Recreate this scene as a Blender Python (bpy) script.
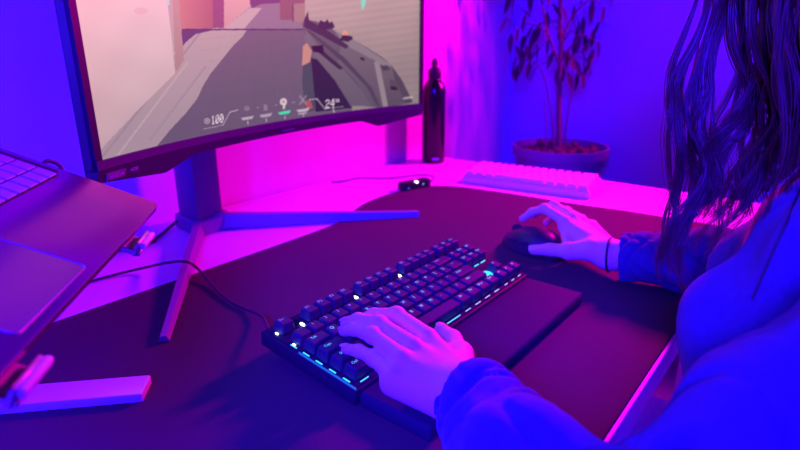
import bpy, bmesh, math, random
import numpy as np
from mathutils import Matrix, Vector

# ------------------------------------------------------------------ clear
for o in list(bpy.data.objects):
    bpy.data.objects.remove(o, do_unlink=True)
SC = bpy.context.scene
COL = SC.collection

# ------------------------------------------------------------------ camera
FPX = 556.0
CAM = np.array([-.3343, -.3242, .3334])
YAW, PITCH = .6721, .316
FW = np.array([math.cos(YAW)*math.cos(PITCH), math.sin(YAW)*math.cos(PITCH), -math.sin(PITCH)])
RT = np.cross(FW, [0, 0, 1.0]); RT /= np.linalg.norm(RT)
UP = np.cross(RT, FW)
cd = bpy.data.cameras.new('camera'); cam = bpy.data.objects.new('camera', cd); COL.objects.link(cam)
cam.matrix_world = Matrix(((RT[0], UP[0], -FW[0], CAM[0]), (RT[1], UP[1], -FW[1], CAM[1]),
                           (RT[2], UP[2], -FW[2], CAM[2]), (0, 0, 0, 1)))
cd.sensor_width = 36; cd.lens = 36*FPX/800; cd.clip_start = .02
cd.dof.use_dof = True; cd.dof.focus_distance = .58; cd.dof.aperture_fstop = 5.0
SC.camera = cam


def ray(x, y): return FW+RT*(x-400)/FPX+UP*(225-y)/FPX
def pz(x, y, z=0.0): d = ray(x, y); return CAM+d*(z-CAM[2])/d[2]        # pixel -> point at height z
def pdep(x, y, dep): return CAM+ray(x, y)*dep                            # pixel -> point at a depth


# ------------------------------------------------------------------ world, lights, exposure
w = bpy.data.worlds.new('world'); SC.world = w; w.use_nodes = True
w.node_tree.nodes['Background'].inputs[0].default_value = (.03, .0, .30, 1)
w.node_tree.nodes['Background'].inputs[1].default_value = .10
SC.view_settings.view_transform = 'Standard'; SC.view_settings.look = 'None'
SC.view_settings.exposure = 0; SC.view_settings.gamma = 1; SC.view_settings.use_curve_mapping = False


def area(name, loc, target, size, size_y, power, col, spread=180):
    l = bpy.data.lights.new(name, 'AREA'); l.shape = 'RECTANGLE'; l.size = size; l.size_y = size_y
    l.energy = power; l.color = col; l.spread = math.radians(spread)
    o = bpy.data.objects.new(name, l); COL.objects.link(o); o.location = loc
    o.rotation_euler = (Vector(target)-Vector(loc)).to_track_quat('-Z', 'Y').to_euler()
    return o


area('magenta_room_light', (1.57, -.03, .68), (.25, .24, .18), .12, .26, 28, (1, .0, .50), 134)
area('blue_room_light', (-1.25, -.75, .95), (.55, .15, .15), .5, .5, 180, (.026, .0030, 1))


# ------------------------------------------------------------------ materials
def mat(name, col, rough=.6, metal=0, spec=.5, emit=None, es=0, noise=None, bump=0, bscale=200, sheen=0, coat=0):
    m = bpy.data.materials.new(name); m.use_nodes = True; nt = m.node_tree
    b = nt.nodes['Principled BSDF']
    b.inputs['Base Color'].default_value = (*col, 1); b.inputs['Roughness'].default_value = rough
    b.inputs['Metallic'].default_value = metal; b.inputs['Specular IOR Level'].default_value = spec
    if sheen: b.inputs['Sheen Weight'].default_value = sheen
    if coat: b.inputs['Coat Weight'].default_value = coat; b.inputs['Coat Roughness'].default_value = .1
    if emit: b.inputs['Emission Color'].default_value = (*emit, 1); b.inputs['Emission Strength'].default_value = es
    tc = None
    if noise or bump:
        tc = nt.nodes.new('ShaderNodeTexCoord')
    if noise:
        sc, amt = noise
        n = nt.nodes.new('ShaderNodeTexNoise'); n.inputs['Scale'].default_value = sc; n.inputs['Detail'].default_value = 5
        nt.links.new(tc.outputs['Object'], n.inputs['Vector'])
        mx = nt.nodes.new('ShaderNodeMix'); mx.data_type = 'RGBA'
        mx.inputs[6].default_value = (*[c*(1-amt) for c in col], 1); mx.inputs[7].default_value = (*[min(1, c*(1+amt)) for c in col], 1)
        nt.links.new(n.outputs['Fac'], mx.inputs[0]); nt.links.new(mx.outputs[2], b.inputs['Base Color'])
    if bump:
        n2 = nt.nodes.new('ShaderNodeTexNoise'); n2.inputs['Scale'].default_value = bscale; n2.inputs['Detail'].default_value = 3
        nt.links.new(tc.outputs['Object'], n2.inputs['Vector'])
        bp = nt.nodes.new('ShaderNodeBump'); bp.inputs['Strength'].default_value = bump; bp.inputs['Distance'].default_value = .001
        nt.links.new(n2.outputs['Fac'], bp.inputs['Height']); nt.links.new(bp.outputs['Normal'], b.inputs['Normal'])
    return m


M = {
    'wall_r': mat('wall_blue_light_tint', (.30, .34, .66), .9, noise=(3, .03), bump=.15, bscale=60),  # blue put into the colour to offset magenta bounce light
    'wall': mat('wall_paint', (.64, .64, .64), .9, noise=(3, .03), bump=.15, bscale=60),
    'floor': mat('floor_pale', (.62, .60, .60), .5, noise=(6, .06)),
    'ceiling': mat('ceiling_paint', (.8, .8, .8), .9),
    'desk': mat('white_laminate', (.82, .82, .82), .45, noise=(8, .02)),
    'deskleg': mat('white_metal', (.75, .75, .75), .4),
    'mat': mat('mat_cloth', (.070, .050, .050), .85, spec=.25, noise=(500, .25), bump=.3, bscale=900),
    'key': mat('key_plastic', (.034, .040, .058), .5, spec=.35, noise=(120, .1)),
    'case': mat('keyboard_case', (.022, .022, .034), .65, spec=.2),
    'plate': mat('keyboard_plate', (.02, .02, .035), .8, spec=.1),
    'rest': mat('wrist_rest_rubber', (.023, .028, .050), .8, spec=.2, bump=.2, bscale=900),
    'cable': mat('cable_rubber', (.03, .03, .04), .5),
    'black': mat('black_plastic', (.012, .012, .018), .5, spec=.2, noise=(40, .15)),
    'bezel': mat('monitor_plastic', (.035, .03, .035), .42, noise=(60, .1)),
    'neck': mat('stand_plastic', (.10, .10, .17), .5),
    'leg': mat('stand_metal', (.20, .20, .30), .45),
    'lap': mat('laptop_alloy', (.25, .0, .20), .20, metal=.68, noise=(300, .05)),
    'lapside': mat('laptop_side', (.04, .04, .045), .35, metal=.5),
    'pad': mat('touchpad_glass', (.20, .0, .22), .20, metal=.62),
    'padline': mat('touchpad_rim', (.55, .5, .55), .3, metal=.7),
    'lapkey': mat('laptop_key', (.22, .18, .42), .5),
    'stand': mat('silver_stand', (.72, .72, .74), .38, metal=.35),
    'silicone': mat('silicone_pad', (.75, .72, .75), .6),
    'skin': mat('skin', (.78, .56, .47), .5, spec=.4, noise=(60, .06), bump=.12, bscale=350),
    'nail': mat('nail', (.80, .55, .52), .25),
    'shirt': mat('shirt_jersey', (.045, .04, .21), .9, spec=.10, noise=(160, .22), bump=.35, bscale=700, sheen=.15),
    'trouser': mat('trouser_denim', (.75, .75, .82), .9, noise=(200, .15)),
    'shoe': mat('shoe_canvas', (.7, .7, .7), .8),
    'hair': mat('hair', (.11, .034, .030), .36, spec=.45),
    'band': mat('hair_band', (.02, .02, .025), .6),
    'bottle': mat('bottle_enamel', (.012, .012, .016), .22, metal=.2, spec=.6),
    'cap': mat('bottle_cap', (.02, .02, .022), .45),
    'leaf': mat('leaf', (.045, .055, .06), .8, spec=.15, noise=(20, .3)),
    'bark': mat('bark', (.075, .055, .07), .85, noise=(40, .3), bump=.5, bscale=80),
    'pot': mat('pot_ceramic', (.09, .09, .20), .6, noise=(15, .1)),
    'soil': mat('soil', (.06, .045, .04), .95, noise=(60, .5), bump=1, bscale=90),
    'wkey': mat('white_key', (.82, .80, .82), .5),
    'wcase': mat('white_case', (.80, .78, .82), .45),
    'chair': mat('chair_fabric', (.03, .03, .035), .8),
    'badge': mat('badge_foil', (.15, .14, .14), .5),
    'badgetext': mat('badge_print', (.5, .32, .75), .5),
    'wood': mat('stool_wood', (.35, .25, .18), .6, noise=(12, .2)),
    'led_cyan': mat('led_cyan', (.0, .1, .1), .5, emit=(.05, .65, 1), es=1.6),
    'led_pale': mat('led_pale', (.1, .1, .1), .5, emit=(.35, .62, 1), es=1.2),
    'led_blue': mat('led_blue', (.0, .05, .1), .5, emit=(.02, .22, .9), es=.55),
    'led_white': mat('led_white', (.1, .1, .1), .5, emit=(.85, .95, 1), es=4),
    'legend_c': mat('legend_cyan', (.1, .3, .3), .5, emit=(.12, .75, 1), es=.9),
    'legend_v': mat('legend_violet', (.3, .2, .4), .5, emit=(.42, .30, 1), es=.55),
    'display': mat('display_blue_fill', (.01, .01, .01), .3, emit=(.03, .006, 1), es=16),  # made-up blue glow, added to light the laptop deck
    'mouse': mat('mouse_plastic', (.035, .033, .042), .4),
}


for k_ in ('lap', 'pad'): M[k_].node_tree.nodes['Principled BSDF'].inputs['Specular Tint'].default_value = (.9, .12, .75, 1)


# ------------------------------------------------------------------ helpers
def link(o, parent=None, label=None, cat=None, group=None, kind=None):
    COL.objects.link(o)
    if parent: o.parent = parent
    tag(o, label, cat, group, kind); return o


def tag(o, label=None, cat=None, group=None, kind=None):
    if label: o['label'] = label
    if cat: o['category'] = cat
    if group: o['group'] = group
    if kind: o['kind'] = kind
    return o


def empty(name, loc=(0, 0, 0), label=None, cat=None, mat4=None, **k):
    o = bpy.data.objects.new(name, None); o.empty_display_size = .02
    if mat4 is not None: o.matrix_world = mat4
    else: o.location = loc
    return link(o, None, label, cat, **k)


def mesh(name, V, Fc, m, parent=None, smooth=False, angle=None, **k):
    me = bpy.data.meshes.new(name)
    me.from_pydata([tuple(map(float, v)) for v in V], [], [tuple(map(int, f)) for f in Fc]); me.update()
    bm = bmesh.new(); bm.from_mesh(me); bmesh.ops.recalc_face_normals(bm, faces=bm.faces); bm.to_mesh(me); bm.free()
    me.materials.append(m)
    if smooth: me.shade_smooth()
    if smooth and angle: me.set_sharp_from_angle(angle=math.radians(angle))
    o = bpy.data.objects.new(name, me); return link(o, parent, **k)


def bmobj(name, bm, m, parent=None, smooth=True, angle=40, **k):
    bmesh.ops.recalc_face_normals(bm, faces=bm.faces)
    me = bpy.data.meshes.new(name); bm.to_mesh(me); bm.free(); me.materials.append(m)
    if smooth:
        me.shade_smooth(); me.set_sharp_from_angle(angle=math.radians(angle))
    return link(bpy.data.objects.new(name, me), parent, **k)


def box_bm(x0, x1, y0, y1, z0, z1, bev=0, seg=2, top_inset=0, bm=None):
    nb = bmesh.new()
    t = top_inset
    vs = [nb.verts.new(p) for p in ((x0, y0, z0), (x1, y0, z0), (x1, y1, z0), (x0, y1, z0),
                                    (x0+t, y0+t, z1), (x1-t, y0+t, z1), (x1-t, y1-t, z1), (x0+t, y1-t, z1))]
    for f in ((0, 3, 2, 1), (4, 5, 6, 7), (0, 1, 5, 4), (1, 2, 6, 5), (2, 3, 7, 6), (3, 0, 4, 7)):
        nb.faces.new([vs[i] for i in f])
    if bev: bmesh.ops.bevel(nb, geom=nb.edges[:], offset=bev, segments=seg, affect='EDGES', profile=.5)
    if bm is None: return nb
    me = bpy.data.meshes.new('tmp'); nb.to_mesh(me); nb.free(); bm.from_mesh(me); bpy.data.meshes.remove(me); return bm


def box(name, x0, x1, y0, y1, z0, z1, m, parent=None, bev=0, seg=2, top_inset=0, **k):
    return bmobj(name, box_bm(x0, x1, y0, y1, z0, z1, bev, seg, top_inset), m, parent, **k)


def prism(name, pts, z0, z1, m, parent=None, bev=0, seg=2, **k):
    bm = bmesh.new()
    lo = [bm.verts.new((x, y, z0)) for x, y in pts]; hi = [bm.verts.new((x, y, z1)) for x, y in pts]
    n = len(pts)
    bm.faces.new(lo[::-1]); tf = bm.faces.new(hi)
    for i in range(n): bm.faces.new((lo[i], lo[(i+1) % n], hi[(i+1) % n], hi[i]))
    if bev: bmesh.ops.bevel(bm, geom=list(tf.edges), offset=bev, segments=seg, affect='EDGES', profile=.5)
    return bmobj(name, bm, m, parent, **k)


def tube(name, pts, r, m, parent=None, sides=8, caps=True, **k):
    V, Fc = tube_vf(pts, r, sides, caps); return mesh(name, V, Fc, m, parent, smooth=True, angle=60, **k)


def tube_vf(pts, r, sides=8, caps=True, flat=1.0):
    P = np.array(pts, float); n = len(P); R = np.full(n, r) if np.isscalar(r) else np.array(r)
    T = np.gradient(P, axis=0); T /= np.linalg.norm(T, axis=1)[:, None]+1e-12
    a = np.array([0, 0, 1.0]) if abs(T[0][2]) < .9 else np.array([1.0, 0, 0])
    V = []; N = np.cross(T[0], a)
    for i in range(n):
        N = N-T[i]*(N@T[i]); N /= np.linalg.norm(N); B = np.cross(T[i], N)
        for s in range(sides):
            t = 2*math.pi*s/sides; V.append(P[i]+R[i]*(math.cos(t)*N+flat*math.sin(t)*B))
    Fc = [(i*sides+s, i*sides+(s+1) % sides, (i+1)*sides+(s+1) % sides, (i+1)*sides+s) for i in range(n-1) for s in range(sides)]
    if caps: Fc += [tuple(range(sides))[::-1], tuple((n-1)*sides+s for s in range(sides))]
    return V, Fc


def smooth_path(pts, n=40):
    P = [np.array(p, float) for p in pts]; P = [2*P[0]-P[1]]+P+[2*P[-1]-P[-2]]; out = []
    segs = len(P)-3
    for i in range(segs):
        a, b, c, d = P[i:i+4]; k = max(2, n//segs)
        for j in range(k):
            t = j/k
            out.append(.5*((2*b)+(-a+c)*t+(2*a-5*b+4*c-d)*t*t+(-a+3*b-3*c+d)*t**3))
    out.append(P[-2]); return out


def lathe(name, prof, m, parent=None, seg=32, loc=(0, 0, 0), angle=40, **k):
    V = []; Fc = []
    for r, z in prof:
        for s in range(seg):
            t = 2*math.pi*s/seg; V.append((loc[0]+r*math.cos(t), loc[1]+r*math.sin(t), loc[2]+z))
    for i in range(len(prof)-1):
        for s in range(seg): Fc.append((i*seg+s, i*seg+(s+1) % seg, (i+1)*seg+(s+1) % seg, (i+1)*seg+s))
    if prof[0][0] > 1e-6: Fc.append(tuple(range(seg))[::-1])
    if prof[-1][0] > 1e-6: Fc.append(tuple((len(prof)-1)*seg+s for s in range(seg)))
    return mesh(name, V, Fc, m, parent, smooth=True, angle=angle, **k)


_txt = {}


def text_mesh(s, size):
    if (s, size) in _txt: return _txt[(s, size)]
    c = bpy.data.curves.new('txt', 'FONT'); c.body = s; c.size = size; c.align_x = 'CENTER'; c.align_y = 'CENTER'; c.resolution_u = 2
    o = bpy.data.objects.new('txt', c); COL.objects.link(o)
    dg = bpy.context.evaluated_depsgraph_get(); me = bpy.data.meshes.new_from_object(o.evaluated_get(dg))
    bpy.data.objects.remove(o, do_unlink=True); bpy.data.curves.remove(c)
    me.name = 'legend'; _txt[(s, size)] = me; return me


def textobj(name, s, size, m, parent, loc=(0, 0, 0), mat4=None):
    me = text_mesh(s, size).copy(); me.materials.clear(); me.materials.append(m)
    o = bpy.data.objects.new(name, me); link(o, parent)
    if mat4 is not None: o.matrix_local = mat4
    else: o.location = loc
    return o


# ------------------------------------------------------------------ the room
DT = -.003          # desk top height; the mat's top is z = 0
FL = -.743
XR = 1.60; YB = .70
def wallbox(name, *a, m='wall', label=None): return box(name, *a, M[m], None, kind='structure', label=label)
wallbox('floor', -2.2, XR+.1, -2.2, YB+.1, FL-.05, FL, m='floor', label='floor under the desk')
wallbox('wall_back', -2.2, XR, YB, YB+.1, FL, 1.75, label='pale wall behind the curved monitor')
wallbox('wall_right', XR, XR+.1, -2.2, YB+.1, FL, 1.75, m='wall_r', label='wall behind the potted plant, tinted to look lit blue')

# ------------------------------------------------------------------ desk and mat
DX0, DX1, DY0, DY1 = -.78, 1.088, -.2150, .695
t = empty('desk', (0.2, .2, FL), 'wide white desk with a pale rounded edge under the dark mat', 'desk')
o = box('tabletop', DX0-.2, DX1-.2, DY0-.2, DY1-.2, DT-.036-FL, DT-FL, M['desk'], t, bev=.002, seg=3)
for x in (DX0+.06, DX1-.06):
    for y in (DY0+.07, DY1-.07):
        box('leg', x-.025-.2, x+.025-.2, y-.025-.2, y+.025-.2, 0, DT-.036-FL, M['deskleg'], t, bev=.003)


def rounded(poly, r, n=6):
    out = []
    for i, p in enumerate(poly):
        a = np.array(poly[i-1]); b = np.array(p); c = np.array(poly[(i+1) % len(poly)])
        u = (a-b)/np.linalg.norm(a-b); v = (c-b)/np.linalg.norm(c-b); rr = r[i] if isinstance(r, (list, tuple)) else r
        for k in range(n+1):
            s = k/n; out.append(tuple(((1-s)**2)*(b+u*rr)+2*s*(1-s)*b+s*s*(b+v*rr)))
    return out


back = [tuple(p[:2]) for p in smooth_path([(.82, .10, 0), (.812, .24, 0), (.797, .36, 0), (.775, .42, 0), (.735, .455, 0), (.66, .474, 0), (.58, .474, 0), (.51, .459, 0),
                                           (.45, .433, 0), (.39, .415, 0), (.30, .409, 0), (.12, .407, 0)], 60)]
mat_pts = rounded([(-.45, .408), (-.45, -.2065)], .03)+rounded([(.851, -.214)], .05) if False else None
poly = [(-.42, .408), (-.45, .378), (-.45, -.178), (-.42, -.2095), (.80, -.2105), (.835, -.20), (.845, -.165), (.834, .0)]+back
prism('desk_mat', poly, DT, 0, M['mat'], None, bev=.0012, label='large black desk mat with a wavy outline covering the white desk', cat='desk mat')

# ------------------------------------------------------------------ black keyboard
u = .01905
TILT = math.radians(7)
KM = Matrix.Translation((0, -.008, .0)) @ Matrix.Rotation(TILT, 4, 'X') @ Matrix.Translation((0, .008, 0))
kb = empty('gaming_keyboard', mat4=KM, label='black backlit gaming keyboard with raised feet under the left hand', cat='keyboard')
KW, KD = 18.25*u, 6.5*u
box('case', -.007, KW+.006, -.008, KD+.010, .001, .019, M['case'], kb, bev=.0025)
box('top_plate', -.004, KW+.003, -.005, KD+.006, .019, .0205, M['plate'], kb, bev=.0006)
for x in (.03, KW-.05): box('foot', x, x+.02, KD-.012, KD+.002, -.0142, .004, M['case'], kb, bev=.002)
_kc = {}


def keycap(w, d, h=.0125, inset=.0019, m='key', bev=.0010):
    k = (w, d, h, m)
    if k not in _kc:
        bm = box_bm(-w*u/2+.0006, w*u/2-.0006, -d*u/2+.0006, d*u/2-.0006, 0, h, bev, 1, inset)
        me = bpy.data.meshes.new('key'); bmesh.ops.recalc_face_normals(bm, faces=bm.faces); bm.to_mesh(me); bm.free(); me.materials.append(M[m])
        _kc[k] = me
    return _kc[k]


rows = [(0, [('Esc', 0, 1)]+[('F%d' % (i+1), x, 1) for i, x in enumerate((2, 3, 4, 5, 6.5, 7.5, 8.5, 9.5, 11, 12, 13, 14))]+[('Prt', 15.25, 1), ('Scr', 16.25, 1), ('Pau', 17.25, 1)])]
def run(y, items, x=0):
    out = []
    for s, w_ in items: out.append((s, x, w_)); x += w_
    return (y, out)
rows.append(run(1.5, [(c, 1) for c in '`1234567890-=']+[('Back', 2)]))
rows.append(run(2.5, [('Tab', 1.5)]+[(c, 1) for c in 'QWERTYUIOP[]']+[('\\', 1.5)]))
rows.append(run(3.5, [('Caps', 1.75)]+[(c, 1) for c in "ASDFGHJKL;'"]+[('Enter', 2.25)]))
rows.append(run(4.5, [('Shift', 2.25)]+[(c, 1) for c in 'ZXCVBNM,./']+[('Shift', 2.75)]))
rows.append(run(5.5, [('Ctrl', 1.25), ('Win', 1.25), ('Alt', 1.25), ('', 6.25), ('Alt', 1.25), ('Fn', 1.25), ('Menu', 1.25), ('Ctrl', 1.25)]))
rows.append((1.5, [('Ins', 15.25, 1), ('Hom', 16.25, 1), ('PgU', 17.25, 1)]))
rows.append((2.5, [('Del', 15.25, 1), ('End', 16.25, 1), ('PgD', 17.25, 1)]))
rows.append((4.5, [('^', 16.25, 1)]))
rows.append((5.5, [('<', 15.25, 1), ('v', 16.25, 1), ('>', 17.25, 1)]))
tilt_row = {0: -.10, 1.5: -.06, 2.5: -.02, 3.5: .02, 4.5: .05, 5.5: .07}
lm = {}
for y, ks in rows:
    for s, x, w_ in ks:
        o = bpy.data.objects.new('key', keycap(w_, 1)); link(o, kb)
        o.location = ((x+w_/2)*u, KD-(y+.5)*u, .0222); o.rotation_euler.x = tilt_row[y]*.6
        if s:
            col = 'legend_c' if (y >= 2.5 or x > 16) and not (s in ('Esc',)) else 'legend_v'
            sz = .0062 if len(s) <= 2 else .0046
            if (s, col) not in lm:
                me = text_mesh(s, sz).copy(); me.materials.clear(); me.materials.append(M[col]); lm[(s, col)] = me
            l = bpy.data.objects.new('legend', lm[(s, col)]); link(l, o)
            off = -.25*w_*u+.003 if len(s) > 2 and w_ > 1.3 else -.0015
            l.location = (off, .0022, .01262)
# light leaking between the keys: strips on the plate's rim and diodes in the gaps
box('light_strip', -.0052, -.0042, -.006, 3.9*u, .0192, .0212, M['led_blue'], kb)
for q in range(5): box('light_strip', -.0026, -.0014, (q+.25)*u, (q+.72)*u, .0206, .0212, M['led_cyan'], kb)
for s, x, w_ in rows[5][1]+rows[9][1]:
    for j in range(3 if w_ > 5 else 1):
        ww = w_/3 if w_ > 5 else w_
        xx = x+ww*j
        box('light_strip', (xx+.30)*u, (xx+ww-.34)*u, -.0026, -.0017, .0206, .0212, M['led_cyan' if xx < 10 else 'led_pale'], kb)
for x in (15.3, 16.35, 17.3): box('light_strip', x*u, (x+.6)*u, KD-3.58*u, KD-3.52*u, .0206, .0216, M['led_cyan'], kb)
for x, y, c, r in ((1.62, .80, 'led_white', .0026), (6.22, .80, 'led_white', .0026), (10.72, .80, 'led_white', .0026), (-.06, .55, 'led_white', .0018),
                   (-.06, 2.0, 'led_white', .0016), (15.97, 5.00, 'led_cyan', .0056), (15.12, 4.1, 'led_cyan', .0024), (14.9, 3.05, 'led_cyan', .002), (15.1, 2.2, 'led_blue', .002)):
    bm = bmesh.new(); bmesh.ops.create_icosphere(bm, subdivisions=2, radius=r*.8); bmesh.ops.scale(bm, vec=(.9, 1.9, .8), verts=bm.verts)
    o = bmobj('light_diode', bm, M[c], kb); o.location = (x*u, KD-y*u, .0225)
cb = smooth_path([KM.inverted() @ Vector(p) for p in ((.016, KD+.008, .026), (.016, KD+.022, .022), pz(262, 316, .010), pz(246, 309, .0035), pz(233, 303, .0035), pz(221, 294, .0035), pz(208, 280, .006), pz(197, 268, .014),
                  pz(187, 262, .028), pz(172, 262, .022), pz(152, 266, .008), pz(122, 273, .001), pz(92, 281, .0005), pz(40, 298, .0005))], 70)
tube('cable', cb, .0021, M['cable'], kb)

wr = empty('wrist_rest', (0, -.0095, 0), 'flat dark padded wrist rest along the front of the black keyboard', 'wrist rest')
bm = box_bm(-.003, KW+.003, -.084, 0, .0, .0165, .004, 3)
bmobj('cushion', bm, M['rest'], wr)
box('base', -.001, KW+.001, -.082, -.002, 0, .003, M['case'], wr)

# ------------------------------------------------------------------ curved monitor
AC = np.array([.4181, -.7096]); AR = 1.1278; AM = math.radians(97.2); AH = .6394/2; ZB = .2114; SH = .315


def arc(sv, off=0.0):                       # s in [-1, 1] left to right (beyond = bezel), off = distance behind the screen
    a = AM-sv*AH; return AC+(AR+off)*np.array([math.cos(a), math.sin(a)])


mc = arc(0, .1)
mon = empty('curved_monitor', (mc[0], mc[1], DT), 'wide curved gaming monitor showing a first-person shooter, on a two-legged stand', 'monitor')
MO = np.array([mc[0], mc[1], DT])


def mmesh(name, V, Fc, m, parent=mon, smooth=True, angle=35, off=MO):
    return mesh(name, np.array(V)-off, Fc, m, parent, smooth=smooth, angle=angle)


def arc_slab(name, s0, s1, zf0, zf1, o0, o1, m, n=40, bev=0):
    """a curved slab; zf0 / zf1 give bottom and top heights as functions of s"""
    V = []; Fc = []
    for i in range(n+1):
        s = s0+(s1-s0)*i/n; a = arc(s, o0); b = arc(s, o1); z0 = zf0(s); z1 = zf1(s)
        V += [(a[0], a[1], z0), (b[0], b[1], z0), (b[0], b[1], z1), (a[0], a[1], z1)]
    for i in range(n):
        p = 4*i; q = p+4
        for k in range(4): Fc.append((p+k, p+(k+1) % 4, q+(k+1) % 4, q+k))
    Fc += [(0, 1, 2, 3), (4*n+3, 4*n+2, 4*n+1, 4*n)]
    return mmesh(name, V, Fc, m)


cst = lambda v: (lambda s: v)
SB = 1.028
arc_slab('back_shell', -SB, SB, cst(ZB-.012), cst(ZB+SH+.010), .002, .014, M['bezel'])
arc_slab('bezel', -SB, -1, cst(ZB-.012), cst(ZB+SH+.010), -.003, .003, M['black'], 2)
arc_slab('bezel', 1, SB, cst(ZB-.012), cst(ZB+SH+.010), -.003, .003, M['black'], 2)
arc_slab('bezel', -SB, SB, cst(ZB+SH), cst(ZB+SH+.010), -.0031, .003, M['black'])
arc_slab('bezel', -SB, SB, cst(ZB-.010), cst(ZB), -.0045, .003, M['bezel'])


def chin(s):
    a = abs(s)
    if a > .70: return ZB-.0385+(a-.70)/.33*.014
    if a > .55: return ZB-.0225-(a-.55)/.15*.016
    return ZB-.0225


# lower chin: leans back below the front strip
V = []; Fc = []; n = 80
for i in range(n+1):
    s = -SB+2*SB*i/n; zb = chin(s); lean = (ZB-.010-zb)*.35
    p = [arc(s, -.0045), arc(s, -.0045+lean), arc(s, .014), arc(s, .014)]
    for (a, z) in zip(p, (ZB-.010, zb, zb+.004, ZB-.010)): V.append((a[0], a[1], z))
for i in range(n):
    p = 4*i; q = p+4
    for k in range(4): Fc.append((p+k, p+(k+1) % 4, q+(k+1) % 4, q+k))
Fc += [(0, 1, 2, 3), (4*n+3, 4*n+2, 4*n+1, 4*n)]
chin_o = mmesh('chin', V, Fc, M['bezel'], smooth=True, angle=12)


def on_chin(name, s, txt, size, m, dz, off=-.0052, lean=.35):
    zz = dz; p = arc(s, off+(ZB-.010-zz)*lean*.93); a = AM-s*AH
    tx = Vector((math.sin(a), -math.cos(a), 0)); nn = Vector((-math.cos(a), -math.sin(a), 0)); nn = (nn-Vector((0, 0, lean))).normalized(); up = nn.cross(tx)
    Mx = Matrix(((tx[0], up[0], nn[0], p[0]-MO[0]), (tx[1], up[1], nn[1], p[1]-MO[1]), (tx[2], up[2], nn[2], zz-MO[2]), (0, 0, 0, 1)))
    if txt is None:
        o = box(name, -size[0]/2, size[0]/2, -size[1]/2, size[1]/2, -.001, .0006, m, chin_o)
        o.matrix_local = chin_o.matrix_local.inverted() @ Mx
    else:
        Mx = Mx @ Matrix.Translation((0, 0, .0009)); textobj(name, txt, size, m, chin_o, mat4=chin_o.matrix_local.inverted() @ Mx)


on_chin('badge', -.95, None, (.030, .0085), M['badge'], ZB-.0205)
on_chin('badge_lettering', -.95, 'NVIDIA', .0072, M['badgetext'], ZB-.0205)
on_chin('chin_lettering', -.87, 'HDR', .0065, M['badgetext'], ZB-.0195)
on_chin('brand_mark', .02, None, (.030, .0022), M['led_blue'] if False else M['neck'], ZB-.017)

# stand
nk = [(.191, .567), (.257, .580), (.254, .655), (.200, .645)]
def rel(pts): return [(x-MO[0], y-MO[1]) for x, y in pts]
prism('neck', rel(rounded(nk, .008, 3)), .020, .46, M['neck'], mon)
cpt = arc(-.02, .024); cq = arc(-.02, .05)
prism('mount', rel([(.185, .585), (.245, .60), (cpt[0]+.06, cpt[1]), (cpt[0]-.05, cpt[1]+.006)]), .29, .38, M['neck'], mon)
prism('hub', rel(rounded([(.182, .555), (.262, .560), (.272, .60), (.258, .665), (.195, .655)], .010, 3)), .0005, .026, M['leg'], mon, bev=.004)


def stand_leg(a, b, w0, w1, h0, h1):
    a = np.array(a); b = np.array(b); d = (b-a)/np.linalg.norm(b-a); nrm = np.array([-d[1], d[0]]); V = []; n = 8
    for i in range(n+1):
        t = i/n; c = a+(b-a)*t; ww = w0+(w1-w0)*t; h = h0+(h1-h0)*t; zb = .0005 if t < .6 else .0035
        zb = .0036
        for sx, z in ((-1, zb), (1, zb), (.55, zb+h), (-.55, zb+h)):
            q = c+nrm*sx*ww/2; V.append((q[0]-MO[0], q[1]-MO[1], z))
    Fc = []
    for i in range(n):
        p = 4*i; q = p+4
        for k in range(4): Fc.append((p+k, p+(k+1) % 4, q+(k+1) % 4, q+k))
    Fc += [(0, 1, 2, 3), (4*n+3, 4*n+2, 4*n+1, 4*n)]
    o = mesh('leg', V, Fc, M['leg'], mon, smooth=False)
    e = b-d*.015
    lathe('rubber_foot', [(.005, 0), (.005, .002)], M['cable'], o, 12, (e[0]-MO[0], e[1]-MO[1], .0032))


stand_leg((.202, .580), (-.055, .252), .022, .013, .024, .007)
stand_leg((.235, .580), (.533, .318), .030, .018, .026, .010)

# the picture on the screen: one curved mesh whose colours are painted per vertex
def inpoly(X, Y, P):
    c = np.zeros(X.shape, bool); n = len(P); j = n-1
    for i in range(n):
        xi, yi = P[i]; xj, yj = P[j]
        if yi != yj:
            c ^= ((yi > Y) != (yj > Y)) & (X < (xj-xi)*(Y-yi)/(yj-yi)+xi)
        j = i
    return c


GL = {'0': ["01110", "10001", "10011", "10101", "11001", "10001", "01110"], '1': ["00100", "01100", "00100", "00100", "00100", "00100", "01110"],
      '2': ["01110", "10001", "00001", "00110", "01000", "10000", "11111"], '4': ["00010", "00110", "01010", "10010", "11111", "00010", "00010"],
      '9': ["01110", "10001", "10001", "01111", "00001", "00010", "01100"]}


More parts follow.
